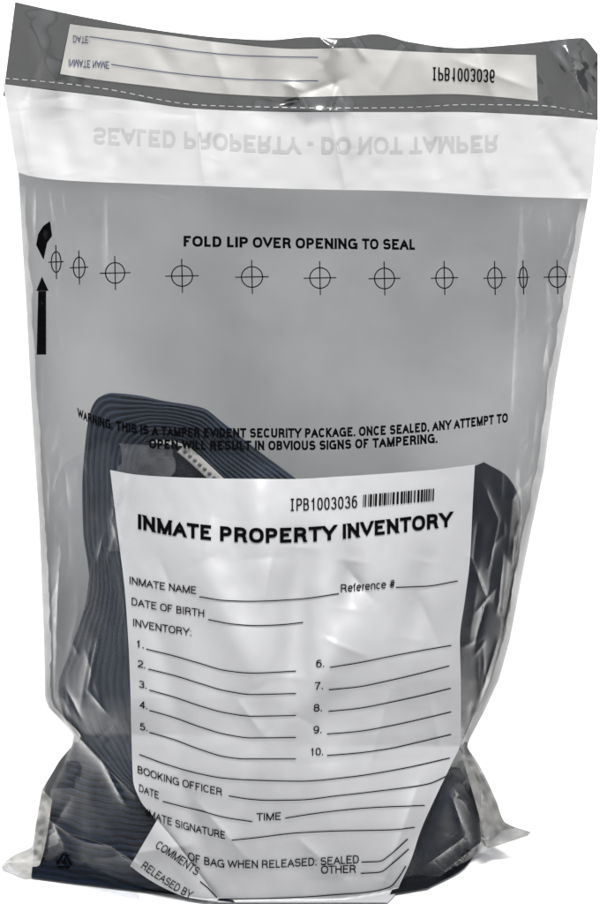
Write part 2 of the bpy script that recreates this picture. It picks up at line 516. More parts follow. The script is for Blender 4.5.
# doubled film hanging over the cloth, ending in the slanted fold low on one side
fold = patch('film_fold', [(46, 690), (40, 600), (60, 470), (110, 440)][::-1], [(50, 706), (95, 750), (134, 792), (150, 800)][::-1], 60, 80, front, M_FOLD, bag, off=2.0)

patch('film_fold', [(34, 826), (44, 818), (66, 832), (92, 842), (112, 852), (132, 868)], [(32, 877), (44, 879), (66, 884), (92, 889), (112, 894), (140, 900)], 60, 40, front, M_FOLD, bag, off=1.0)

rag = lambda a, n: [(a[0][0] + (a[1][0] - a[0][0]) * i / n + 11 * float(vnoise(i * 0.7, a[0][1])), a[0][1] + (a[1][1] - a[0][1]) * i / n + 16 * float(vnoise(i * 0.9 + 7, a[0][0]))) for i in range(n + 1)]
patch('inner_film', rag([(122, 442), (109, 548)], 14), rag([(178, 444), (152, 556)], 14), 60, 40, lambda a, b: front(a, b) + 3 * vnoise(a / 8, b / 8), M_CRUMP, bag, off=3.5)

for nm, f in (('side_seam', edgeL), ('side_seam', edgeR)):
    w = 7 if f is edgeL else -8
    r = np.arange(186, 744, 2.0)
    sheet(nm, r, lambda p, f=f, w=w: f(p) - w * 0.12, lambda p, f=f, w=w: f(p) + w + 1.5 * vnoise(p / 9, 4.4), lambda a, b: front(a, b), 5, M_SEAM, bag, off=-1.2)

def fin(px, py):
    return front(px, py) - 2 + 7 * vnoise(px / 11, py / 9) + 3 * vnoise(px / 5, py / 5 + 4)


patch('corner_fin', [(42, 789), (36, 822), (32, 846), (14, 855), (1, 865)], [(52, 800), (46, 840), (38, 868), (28, 878), (3, 870)], 60, 24, fin, M_EAR, bag)
patch('corner_fin', [(464, 744), (476, 760), (496, 800), (505, 822), (531, 832)], [(462, 756), (472, 790), (482, 826), (488, 848), (528, 836)], 60, 24, fin, M_GREY, bag)

# lip -------------------------------------------------------------
TOP = [(14, 3), (60, 12), (100, 21), (170, 33), (225, 38), (270, 40), (310, 37), (340, 38), (375, 34), (410, 42), (440, 47), (470, 48), (520, 43), (560, 40), (583, 38), (590, 45), (598, 54)]
STRIP_T = [(3, 84), (50, 90), (110, 97), (200, 109), (300, 112), (450, 112), (550, 116), (598, 120)]
STRIP_B = [(17, 172), (30, 176), (60, 180), (150, 184), (300, 189), (400, 191), (500, 196), (591, 199)]
lp = patch('lip', [(15, 2), (60, 12), (100, 20), (170, 32), (225, 38), (270, 40), (310, 37), (340, 38), (375, 34), (410, 42), (460, 48), (520, 44), (582, 38), (598, 54)],
           [(3, 96), (60, 104), (110, 108), (200, 120), (300, 124), (450, 124), (550, 127), (598, 130)], 300, 60, lip, M_LIP, bag)


def strip_edge(side, p):
    if side == 'l':
        return lin([(80, 3), (110, 3), (135, 7), (160, 12), (170, 15), (176, 22), (180, 40)], p)
    return lin([(116, 598), (125, 598), (160, 595), (199, 591)], p)


st = patch('sealing_strip', STRIP_T, STRIP_B, 420, 80, lip, M_STRIP, bag, off=-1.0)
nl = patch('name_label', [(70, 24), (100, 28), (150, 33), (225, 43), (300, 49), (345, 48), (400, 51), (450, 53), (500, 54), (536, 55)],
           [(60, 74), (100, 80), (150, 86), (225, 94), (300, 97), (345, 96), (400, 95), (450, 94), (500, 97), (538, 101)], 200, 30, lip, M_NAME, bag, off=-0.8)

# inventory label ---------------------------------------------------
LAB_T = [(110, 470), (135, 474.5), (170, 477), (220, 478.5), (290, 479), (340, 476.5), (400, 472.5), (440, 469), (475, 464.5)]
LAB_L = [(470, 110), (520, 116), (600, 125.5), (680, 130), (740, 131.5), (780, 133), (800, 140), (822, 157), (860, 172), (880, 188), (902.6, 216)]
LAB_R = [(464, 475), (500, 473), (560, 470), (600, 465), (640, 460), (690, 461), (740, 461), (765, 451), (790, 439), (830, 421), (860, 411), (880, 402), (893, 396), (902.6, 388)]


def lab_depth(px, py):
    return front(px, py)


def label_mesh():
    nu, nv = 190, 230
    u = np.linspace(0, 1, nu)[None]
    w = np.linspace(0, 1, nv)[:, None]
    x0 = 110 + u * 365
    ytop = smooth(LAB_T, x0)
    py = ytop + (902.6 - ytop) * w
    l, r = smooth(LAB_L, py), smooth(LAB_R, py)
    px = l + (r - l) * u
    v = unproj(px, py, front(px, py) - 0.8)
    uv = np.stack([px.ravel() / 600, 1 - py.ravel() / 904], -1)
    return link('inventory_label', v.reshape(-1, 3), grid_faces(nv, nu), M_LABEL, bag, uv=uv)


lab = label_mesh()
lab['label'] = 'white printed inventory form on the front film'


def flap_depth(px, py):
    # rises off the label towards its free lower edge, dips under at the fold line
    d = gauss_ridge(px, py, (162, 826), (218, 899), 9, -3.5, False)
    x0, y0, x1, y1 = 157, 820, 218, 899
    away = np.clip(((px - x0) * (y1 - y0) - (py - y0) * (x1 - x0)) / math.hypot(x1 - x0, y1 - y0) / -26 + 0.35, 0, 1)
    y = front(px, py) - 1.6 - 6.5 * np.sin(away * math.pi * 0.62) + 1.5 * vnoise(px / 20, py / 20)
    return np.minimum(y, ground_y(px, py) - 2.0)


patch('label_fold', [(157, 820), (170, 835), (184, 853), (198, 872), (218, 899)],
      [(130, 866), (148, 879), (166, 889), (188, 897.5), (217, 902)], 60, 40, flap_depth, M_LABEL, lab)

# ------------------------------------------------------------------ lettering: a stroke alphabet
def arc(cx, cy, rx, ry, a0, a1, n=12):
    sq = lambda v: math.copysign(abs(v) ** 0.84, v)         # slightly squared curves, like a plain grotesque
    return [(cx + rx * sq(math.cos(R(a0 + (a1 - a0) * i / n))), cy + ry * sq(math.sin(R(a0 + (a1 - a0) * i / n)))) for i in range(n + 1)]


def ring(cx, cy, rx, ry, n=36):
    return [(cx + rx * math.cos(2 * math.pi * i / n), cy + ry * math.sin(2 * math.pi * i / n)) for i in range(n + 1)]


def bowl(x0, x1, y0, y1, n=10):
    """P-like bowl from (x0,y1) round to (x0,y0)"""
    rx = min((x1 - x0) * 0.6, 0.5)
    xm, yc = x1 - rx, (y0 + y1) / 2
    return [(x0, y1)] + arc(xm, yc, rx, (y1 - y0) / 2, 90, -90, n) + [(x0, y0)]


G = {  # width in em/720, side bearing, strokes in a unit box
    'A': (667, 14, [[(0, 0), (0.5, 1), (1, 0)], [(0.17, 0.33), (0.83, 0.33)]]),
    'B': (667, 75, [[(0, 0), (0, 1)], bowl(0, 0.93, 0.53, 1), bowl(0, 1, 0, 0.53)]),
    'C': (690, 46, [arc(0.52, 0.5, 0.52, 0.5, 38, 322, 24)]),
    'D': (705, 75, [[(0, 0), (0, 1)], [(0, 1), (0.42, 1)] + arc(0.42, 0.5, 0.58, 0.5, 80, -80, 14) + [(0.42, 0), (0, 0)]]),
    'E': (667, 80, [[(0, 0), (0, 1)], [(0, 1), (1, 1)], [(0, 0.53), (0.92, 0.53)], [(0, 0), (1, 0)]]),
    'F': (611, 78, [[(0, 0), (0, 1)], [(0, 1), (1, 1)], [(0, 0.5), (0.86, 0.5)]]),
    'G': (745, 48, [arc(0.52, 0.5, 0.52, 0.5, 42, 345, 24), [(1, 0), (1, 0.48), (0.55, 0.48)]]),
    'H': (722, 77, [[(0, 0), (0, 1)], [(1, 0), (1, 1)], [(0, 0.53), (1, 0.53)]]),
    'I': (278, 90, [[(0.5, 0), (0.5, 1)]]),
    'K': (667, 76, [[(0, 0), (0, 1)], [(0.02, 0.33), (0.97, 1)], [(0.36, 0.56), (1, 0)]]),
    'L': (556, 76, [[(0, 1), (0, 0)], [(0, 0), (1, 0)]]),
    'M': (833, 73, [[(0, 0), (0, 1)], [(0, 1), (0.5, 0)], [(0.5, 0), (1, 1)], [(1, 1), (1, 0)]]),
    'N': (722, 76, [[(0, 0), (0, 1)], [(0, 1), (1, 0)], [(1, 0), (1, 1)]]),
    'O': (735, 40, [arc(0.5, 0.5, 0.5, 0.5, 90, 450, 32)]),
    'P': (667, 75, [[(0, 0), (0, 1)], bowl(0, 1, 0.45, 1)]),
    'R': (722, 78, [[(0, 0), (0, 1)], bowl(0, 0.93, 0.48, 1), [(0.5, 0.48), (0.8, 0.42), (0.9, 0.25), (0.92, 0.08), (0.97, 0)]]),
    'S': (667, 48, [arc(0.5, 0.745, 0.46, 0.255, 15, 235, 14) + [(0.5, 0.52)] + arc(0.5, 0.265, 0.5, 0.265, 62, -165, 16)]),
    'T': (611, 16, [[(0.5, 0), (0.5, 1)], [(0, 1), (1, 1)]]),
    'U': (722, 75, [[(0, 1)] + arc(0.5, 0.34, 0.5, 0.34, 180, 360, 16) + [(1, 1)]]),
    'V': (667, 12, [[(0, 1), (0.5, 0), (1, 1)]]),
    'W': (944, 12, [[(0, 1), (0.25, 0), (0.5, 1), (0.75, 0), (1, 1)]]),
    'Y': (667, 12, [[(0, 1), (0.5, 0.42), (1, 1)], [(0.5, 0.45), (0.5, 0)]]),
    '0': (556, 42, [arc(0.5, 0.5, 0.5, 0.5, 90, 450, 28)]),
    '1': (556, 110, [[(0.62, 0), (0.62, 1)], [(0.62, 0.97), (0.45, 0.82), (0.1, 0.76)]]),
    '2': (556, 38, [arc(0.5, 0.7, 0.48, 0.3, 170, -20, 12) + [(0.6, 0.38), (0.18, 0.16), (0.02, 0)], [(0.02, 0), (1, 0)]]),
    '3': (556, 38, [arc(0.47, 0.755, 0.43, 0.245, 165, -80, 12) + [(0.4, 0.53)], [(0.4, 0.53)] + arc(0.48, 0.265, 0.5, 0.265, 80, -165, 14)]),
    '4': (556, 30, [[(0.72, 0), (0.72, 1)], [(0.72, 1), (0.0, 0.26)], [(0, 0.25), (1, 0.25)]]),
    '5': (556, 38, [[(0.9, 1), (0.2, 1), (0.1, 0.48)] + arc(0.5, 0.32, 0.5, 0.32, 140, -160, 16)]),
    '6': (556, 38, [arc(0.5, 0.32, 0.48, 0.32, 90, 450, 20), arc(0.56, 0.5, 0.54, 0.5, 50, 200, 14)]),
    '7': (556, 40, [[(0, 1), (1, 1)], [(1, 0.98), (0.55, 0.5), (0.32, 0)]]),
    '8': (556, 38, [arc(0.5, 0.76, 0.43, 0.24, 90, 450, 20), arc(0.5, 0.27, 0.5, 0.27, 90, 450, 22)]),
    '9': (556, 38, [arc(0.5, 0.68, 0.48, 0.32, 90, 450, 20), arc(0.44, 0.5, 0.54, 0.5, 230, 380, 14)]),
    '.': (278, 100, [[(0.5, 0), (0.5, 0.12)]]),
    ',': (278, 100, [[(0.5, 0), (0.5, 0.14)], [(0.6, 0.06), (0.3, -0.2)]]),
    ':': (278, 100, [[(0.5, 0), (0.5, 0.12)], [(0.5, 0.6), (0.5, 0.72)]]),
    '-': (333, 40, [[(0, 0.36), (1, 0.36)]]),
    '#': (556, 30, [[(0.2, 0), (0.4, 1)], [(0.62, 0), (0.82, 1)], [(0.05, 0.66), (1, 0.66)], [(0, 0.34), (0.95, 0.34)]]),
    ' ': (278, 0, []),
    'e': (556, 40, [[(0.04, 0.38), (0.98, 0.38)], arc(0.5, 0.37, 0.48, 0.37, 2, 318, 20)]),
    'f': (278, 16, [[(0.45, 0), (0.45, 0.82), (0.6, 0.98), (1, 0.99)], [(0, 0.72), (0.95, 0.72)]]),
    'r': (333, 60, [[(0, 0), (0, 0.74)], [(0, 0.45), (0.25, 0.68), (1, 0.72)]]),
    'n': (556, 66, [[(0, 0), (0, 0.74)], [(0, 0.5)] + arc(0.5, 0.5, 0.5, 0.24, 160, 0, 10) + [(1, 0)]]),
    'c': (500, 36, [arc(0.5, 0.37, 0.5, 0.37, 40, 320, 18)]),
    'a': (556, 40, [arc(0.45, 0.56, 0.4, 0.18, 165, 0, 8) + [(0.85, 0.0)], arc(0.42, 0.2, 0.42, 0.2, 60, 330, 14)]),
    'd': (556, 40, [[(1, 0), (1, 1)], arc(0.5, 0.37, 0.5, 0.37, 0, 360, 20)]),
    'i': (222, 66, [[(0.5, 0), (0.5, 0.74)], [(0.5, 0.88), (0.5, 1.0)]]),
}
G['Im'] = (556, 60, [[(0.5, 0), (0.5, 1)], [(0.1, 1), (0.9, 1)], [(0.1, 0), (0.9, 0)]])


def ribbon(pts, hw, ylim=None):
    """polyline -> two offset rails (mitred)"""
    p = np.array(pts, float)
    closed = len(p) > 3 and np.hypot(*(p[0] - p[-1])) < 1e-6
    d = np.diff(p, axis=0)
    d /= np.maximum(np.hypot(d[:, 0], d[:, 1]), 1e-9)[:, None]
    nrm = np.c_[-d[:, 1], d[:, 0]]
    out = np.zeros_like(p)
    for i in range(len(p)):
        a = nrm[i - 1] if i > 0 else (nrm[-1] if closed else nrm[0])
        b = nrm[i] if i < len(nrm) else (nrm[0] if closed else nrm[-1])
        m = a + b
        k = np.dot(m, m)
        out[i] = m * (2 / k) if k > 0.35 else a
    return p + out * hw, p - out * hw, d


def subdivide(pts, step):
    o = [pts[0]]
    for a, b in zip(pts, pts[1:]):
        n = max(1, int(math.ceil(math.hypot(b[0] - a[0], b[1] - a[1]) / step)))
        for i in range(1, n + 1):
            o.append((a[0] + (b[0] - a[0]) * i / n, a[1] + (b[1] - a[1]) * i / n))
    return o


class Ink:
    """collects printed strokes in photo pixels; build() lays them on a surface of the bag"""

    def __init__(self):
        self.v, self.f, self.lift = [], [], []
        self.k = 0

    def rails(self, A, B):
        b = len(self.v)
        n = len(A)
        for p, q in zip(A, B):
            self.v += [tuple(p), tuple(q)]
            self.lift += [self.k * 0.004] * 2
        self.f += [(b + 2 * i, b + 2 * i + 1, b + 2 * i + 3, b + 2 * i + 2) for i in range(n - 1)]
        self.k = (self.k + 1) % 40

    def line(self, pts, w, step=4):
        A, B, _ = ribbon(subdivide(pts, step), w / 2)
        self.rails(A, B)

    def curve(self, pts, w):
        """a ruled line through px points, smooth"""
        p = np.array(pts, float)
        xs = np.arange(p[0, 0], p[-1, 0] + 0.1, 3.0)
        xs[-1] = p[-1, 0]
        self.line(list(zip(xs, smooth(p, xs))), w)

    def poly(self, pts):
        """a filled shape, cut into rows so that it follows the film"""
        p = np.array(pts, float)
        ys = np.arange(p[:, 1].min() + 0.05, p[:, 1].max(), 1.2)
        A, B = [], []
        for y in ys:
            xs = sorted(p[i - 1, 0] + (y - p[i - 1, 1]) / (p[i, 1] - p[i - 1, 1]) * (p[i, 0] - p[i - 1, 0])
                        for i in range(len(p)) if (p[i - 1, 1] <= y) != (p[i, 1] <= y))
            A.append((xs[0], y))
            B.append((xs[-1], y))
        self.rails(A, B)

    def text(self, s, base, cap, weight=0.118, up=None, flip=False, fit=True, mono=None, clipx=None):
        # lay out in cap-height units
        x, strokes = 0.0, []
        for ch in s:
            if mono and ch == 'I':
                key = 'Im'
            else:
                key = ch
            adv, sb, st_ = G[key]
            adv, sb = adv / 720, sb / 720
            adv, sb = adv - sb * 0.5, sb * 0.75
            if mono and ch != ' ':
                adv, sb = mono, mono * 0.1
            W = adv - 2 * sb
            hw = weight / 2
            X = lambda u: x + sb + hw + u * (W - 2 * hw)
            Yf = lambda t: hw + t * (1 - 2 * hw)
            for pl in st_:
                q = [(X(a), Yf(b)) for a, b in pl]
                if not st_:
                    continue
                # run open ends out to the letter's outer box
                for e, nb in ((0, 1), (-1, -2)):
                    dx, dy = q[e][0] - q[nb][0], q[e][1] - q[nb][1]
                    L = math.hypot(dx, dy)
                    if L < 1e-6 or np.hypot(q[0][0] - q[-1][0], q[0][1] - q[-1][1]) < 1e-6:
                        continue
                    v0 = pl[e]
                    if v0[1] in (0, 1) and abs(dy) / L > 0.5:
                        k = hw / (abs(dy) / L)
                        q[e] = (q[e][0] + dx / L * k, q[e][1] + dy / L * k)
                    elif v0[0] in (0, 1) and abs(dx) / L > 0.7:
                        q[e] = (q[e][0] + dx / L * hw, q[e][1] + dy / L * hw)
                q = subdivide(q, 0.35)
                A, B, d = ribbon(q, hw)
                # square diagonal ends off on the cap and base lines
                for e, dd in ((0, d[0]), (-1, d[-1])):
                    for rail in (A, B):
                        tgt = 0.0 if abs(q[e][1]) < 1e-6 else (1.0 if abs(q[e][1] - 1) < 1e-6 else None)
                        if tgt is not None and abs(dd[1]) > 0.5:
                            k = (tgt - rail[e][1]) / dd[1]
                            rail[e] = rail[e] + dd * k
                if ch not in ',':
                    A[:, 1], B[:, 1] = np.clip(A[:, 1], 0, 1), np.clip(B[:, 1], 0, 1)
                strokes.append((A, B))
            x += adv
        first, last = G['Im' if mono and s[0] == 'I' else s[0]], G[s[-1]]
        x0 = (first[1] / 720 * 0.75) if not mono else 0.1 * mono
        x1 = x - ((last[1] / 720 * 0.75) if not mono else 0.1 * mono)
        bp = np.array([b[:2] for b in base], float)
        if len(base[0]) > 2:
            fr = np.array([b[2] for b in base], float)
        else:
            dd = np.r_[0, np.cumsum(np.hypot(*np.diff(bp, axis=0).T))]
            fr = dd / dd[-1]
        kx, ky = np.c_[fr, bp[:, 0]], np.c_[fr, bp[:, 1]]
        for A, B in strokes:
            rails = []
            for rail in (A, B):
                t = (rail[:, 0] - x0) / (x1 - x0)
                te = np.clip(t, 0, 1)
                cx, cy = smooth(kx, te), smooth(ky, te)
                e = 0.01
                ex = smooth(kx, np.clip(te + e, 0, 1)) - smooth(kx, np.clip(te - e, 0, 1))
                ey = smooth(ky, np.clip(te + e, 0, 1)) - smooth(ky, np.clip(te - e, 0, 1))
                el = np.hypot(ex, ey)
                tx, ty = ex / el, ey / el
                if up == 'normal':
                    ux, uy = ty, -tx
                else:
                    ux, uy = np.full_like(tx, (up or (0, -1))[0]), np.full_like(tx, (up or (0, -1))[1])
                h = rail[:, 1]
                if flip:
                    h = 1 - h
                over = (t - te) * (x1 - x0) * cap
                rails.append(np.c_[cx + tx * over + ux * h * cap, cy + ty * over + uy * h * cap])
            if clipx is not None and max(rails[0][:, 0].max(), rails[1][:, 0].max()) < clipx:
                continue
            self.rails(rails[0], rails[1])

    def words(self, ws, yc, cap, weight, **kw):
        for s, a, b in ws:
            xs = np.linspace(a, b, 6)
            self.text(s, list(zip(xs, smooth(yc, xs))), cap, weight, **kw)

    def build(self, name, depth, off, m, parent):
        v = np.array(self.v, float)
        d = depth(v[:, 0], v[:, 1]) + off - np.array(self.lift)
        return link(name, unproj(v[:, 0], v[:, 1], d), self.f, m, parent, shade=False)


BOLD, REG = 0.225, 0.138

# --- print on the lip (seen from the back of the sheet, so upside down)
k = Ink()
for i in range(66):
    a, b = i / 66, (i + 0.6) / 66
    yy = [(2, 78), (50, 82), (100, 88), (200, 105), (265, 107), (330, 108), (400, 107.5), (470, 104.5), (540, 105.5), (598, 115)]
    xa, xb = 4 + a * 592, 4 + b * 592
    k.line([(xa, float(smooth(yy, xa))), (xb, float(smooth(yy, xb)))], 0.85)
k.build('tear_line', lip, -0.7, M_DASH, lp)
k = Ink()
k.text('SEALED PROPERTY - DO NOT TAMPER', [(93, 144), (200, 149), (300, 154), (400, 154), (498, 152)], 17, 0.2, flip=True)
k.build('ghost_print', lip, -1.15, M_GHOST, st)
k = Ink()
k.text('DATE:', [(73, 42.5), (89.5, 43.5)], 7, 0.13, flip=True)
k.text('INMATE NAME', [(68.5, 66.5), (109, 69)], 7.5, 0.13, flip=True)
k.curve([(90, 36.8), (150, 45), (200, 52), (250, 56), (318, 57.5)], 0.9)
k.curve([(111, 64.5), (150, 70), (200, 76), (260, 80), (318, 81)], 0.9)
k.build('name_print', lip, -1.5, M_BLUE, nl)
k = Ink()
k.text('IPB1003036', [(432, 80.5), (495, 83)], 13.5, 0.12, flip=True, mono=0.55)
k.build('serial_print', lip, -1.5, M_INK, nl)

# --- print on the front film
FO = -1.0
k = Ink()
k.words([('FOLD', 183.5, 221.5), ('LIP', 227, 248), ('OVER', 252.7, 291), ('OPENING', 295.6, 357.5), ('TO', 362, 378.5), ('SEAL', 383, 415)], [(183, 246.5), (300, 248.6), (416, 250)], 10.8, 0.235)
k.build('instruction_print', front, FO, M_INK, bag)
for x, y, rx in ((56, 262, 4.8), (79, 267.5, 5.8), (115, 273, 9.6), (182, 276, 10.5), (252, 277, 10.5), (320, 278, 10.2), (384.5, 278.5, 10),
                 (444.5, 278, 8.6), (495, 278, 7.2), (523.5, 277.5, 3.8), (557.5, 277, 8.6)):
    k = Ink()
    k.line(ring(x, y, rx, 10.3), 1.15)
    k.line([(x - rx * 1.6, y + 0.3), (x + rx * 1.6, y - 0.3)], 1.1)
    k.line([(x - 0.4, y - 17), (x + 0.4, y + 17)], 1.1)
    k.build('registration_mark', front, FO, M_INK, bag)
k = Ink()
k.text('WARNING: THIS IS A TAMPER EVIDENT SECURITY PACKAGE. ONCE SEALED, ANY ATTEMPT TO',
       [(77.5, 417.5, 0), (90, 423, 0.045), (107, 428.5, 0.094), (155, 435.5, 0.205), (210, 437.6, 0.331), (300, 437.8, 0.521), (370, 435.8, 0.671), (445, 430, 0.84), (508, 422.5, 1)], 9.6, 0.245)
k.text('OPEN WILL RESULT IN OBVIOUS SIGNS OF TAMPERING.', [(149, 448.5), (200, 450), (300, 450.3), (370, 448), (437, 443)], 9.6, 0.245)
k.build('warning_print', front, FO, M_INK, bag)
k = Ink()
k.poly([(36.5, 355), (38, 277 + 14), (46, 291), (46, 355), (41.5, 349.5)])
k.poly([(36, 291), (41.8, 276.5), (48.5, 291)])
k.build('arrow', front, FO - 1, M_INK, bag)
k = Ink()
k.poly([(36, 245), (38, 234), (43, 226), (50, 221), (52, 236), (47, 243), (43.5, 260)])
k.build('arrow', front, FO - 1, M_INK, bag)
k = Ink()
for a in (90, 210, 330):
    c = (64 + 10 * math.cos(R(a)), 862 - 10 * math.sin(R(a)))
    e = (64 + 10 * math.cos(R(a + 120)), 862 - 10 * math.sin(R(a + 120)))
    p = lambda t: (c[0] + (e[0] - c[0]) * t, c[1] + (e[1] - c[1]) * t)
    k.line([p(0.12), p(0.6)], 2.0)
    q, r2 = p(0.62), p(0.9)
    nx, ny = -(e[1] - c[1]) / 19 * 3, (e[0] - c[0]) / 19 * 3
    k.poly([(q[0] + nx, q[1] + ny), (q[0] - nx, q[1] - ny), r2])
k.text('4', [(61.5, 865.5), (66.5, 866)], 8, 0.16)
k.build('recycling_mark', lambda a, b: front(a, b), FO - 1.5, M_INK, bag)
k = Ink()
k.text('LDPE', [(52, 876), (69, 879.5)], 5.0, 0.15)
k.build('resin_print', front, FO - 1.5, M_INK, bag)
k = Ink()
k.text('Made in USA', [(447, 878), (460, 866), (471, 851)], 5.5, 0.13, up='normal')
k.build('origin_print', front, FO - 1.5, M_INK, bag)

# --- print on the inventory label
LO = -1.9
k = Ink()
k.words([('INMATE', 138.5, 211), ('PROPERTY', 220, 336.5), ('INVENTORY', 343.5, 452.5)], [(138, 529), (175, 536), (220, 541), (265, 543), (300, 542.3), (375, 535.5), (453, 526.5)], 15.0, BOLD)
k.build('title_print', front, LO, M_INK, lab)
k = Ink()
k.text('IPB1003036', [(289.6, 511), (325, 509.8), (357.4, 507.8)], 12.4, 0.11, mono=0.55)
k.build('serial_print', front, LO, M_INK, lab)
k = Ink()
x = 363.0
brng = random.Random(3)
while x < 432.5:
    w = brng.choice((0.8, 0.8, 1.4, 2.1))
    y = 507 - (x - 363) * 0.088
    t = lambda xx: float(y)
    k.line([(x + w / 2, y), (x + w / 2 + 0.4, y - 12.3)], w)
    x += w + brng.choice((0.8, 0.9, 1.3, 2.0))
k.build('barcode', front, LO, M_INK, lab)
k = Ink()
T = lambda s, pts, cap=7.6, w=REG, **kw: k.text(s, pts, cap, w, **kw)
T('INMATE NAME', [(129.5, 584), (160, 589.5), (196, 594.3)])
T('Reference #', [(341, 592.3), (368, 590), (395, 587.6)], 8.0)
T('DATE OF BIRTH', [(131.5, 605), (165, 611.5), (204, 617.3)])
T('INVENTORY:', [(133, 626), (160, 631.5), (191, 636)])
for s, x, y in (('1.', 136, 647), ('2.', 137.5, 667), ('3.', 138.8, 687.5), ('4.', 139.5, 708), ('5.', 139.5, 730)):
    T(s, [(x, y), (x + 7.5, y + 1.5)], 7.2)
for s, x, y in (('6.', 316, 667.5), ('7.', 314.8, 690), ('8.', 313.8, 712), ('9.', 313.5, 733.8), ('10.', 310.5, 755.8)):
    T(s, [(x, y), (x + 8 + 4.5 * (len(s) - 2), y - 0.6)], 7.6)
T('BOOKING OFFICER', [(137.5, 773), (165, 782), (195, 790), (222, 796)])
T('DATE', [(139, 791.5), (158.5, 799.5)])
T('TIME', [(256.5, 821), (281, 820)], 7.6)
T('NMATE SIGNATURE', [(143, 815), (172, 826), (200, 833.5), (225, 839.3)], clipx=147)
T('OF BAG WHEN RELEASED: SEALED', [(188, 860), (205, 865), (230, 868.3), (262, 868.3), (300, 866.6), (359, 863.3)], 8.0)
T('OTHER', [(321, 874), (356, 873)], 8.0)
for c in ([(199, 596.8), (225, 600.5), (252, 601.3), (300, 599), (339, 593.6)], [(396, 587.4), (425, 586.4), (458, 581)],
          [(208, 619.7), (232, 624), (258, 625.6), (280, 624.8), (303, 622.4)],
          [(146, 649), (172, 655.5), (200, 663.5), (225, 670.5), (252, 673.2), (296, 671)], [(148, 669), (172, 675), (200, 683.5), (226, 691), (252, 694.6), (296, 693.5)],
          [(149, 690), (172, 696.5), (200, 706), (226, 713), (252, 716.3), (296, 715.5)], [(149, 710.5), (172, 717), (200, 727), (226, 734.5), (252, 738), (296, 737.6)],
          [(149, 732.5), (172, 739), (200, 749.5), (226, 757), (245, 759), (296, 759)],
          [(139, 754.5), (165, 764), (200, 774), (226, 778.5), (255, 780.3), (300, 781.3), (350, 777), (400, 769), (450, 758)],
          [(330, 667.5), (358, 663), (390, 656.5), (420, 650.8), (451.5, 645.5)], [(329, 690), (358, 687), (390, 680.5), (420, 673.5), (449.5, 666)],
          [(328.5, 711.5), (358, 708.5), (390, 702.5), (420, 696), (451, 688.5)], [(327, 734), (358, 731.5), (390, 726), (420, 719.5), (451.5, 712)],
          [(327, 755.5), (358, 753), (390, 748.5), (420, 742), (451.5, 734.5)],
          [(228.5, 796), (250, 799.3), (270, 800.5), (300, 800), (340, 795.5), (375, 791.5), (410, 787), (430, 783.5), (447, 776)],
          [(162.5, 801.5), (180, 806), (200, 810.8), (225, 817.5), (252.5, 821.8)], [(285, 818.3), (310, 814.3), (340, 810.5), (375, 807.5), (425, 805.5)],
          [(231.5, 840.3), (250, 838.5), (300, 832.8), (340, 831), (390, 830), (415, 827.5)],
          [(361.5, 862.3), (380, 861.5), (390, 855), (408, 839)], [(361, 873.5), (380, 872.3), (392, 864), (409, 849)],
          [(219, 899), (260, 898.6), (300, 897.3), (340, 894.5), (365, 892.5), (390, 887), (400, 876), (406, 866)]):
    k.curve(c, 1.05)
k.build('form_print', front, LO, M_INK, lab)
k = Ink()
T('COMMENTS', [(154.5, 847.5), (175, 861), (196, 875.8)], 8.4, 0.125, up='normal')
T('RELEASED BY', [(140.5, 868), (160, 881.5), (175, 891), (190, 899)], 8.0, 0.125, up='normal')
k.line([(200, 881.5), (208, 888), (217, 897.5)], 1.1)
k.build('fold_print', flap_depth, -0.9, M_INK, lab)

# ------------------------------------------------------------------ the cloth inside
garment = thing('folded_garment', 'navy ribbed knit garment folded up inside the clear bag behind the label', 'clothing')


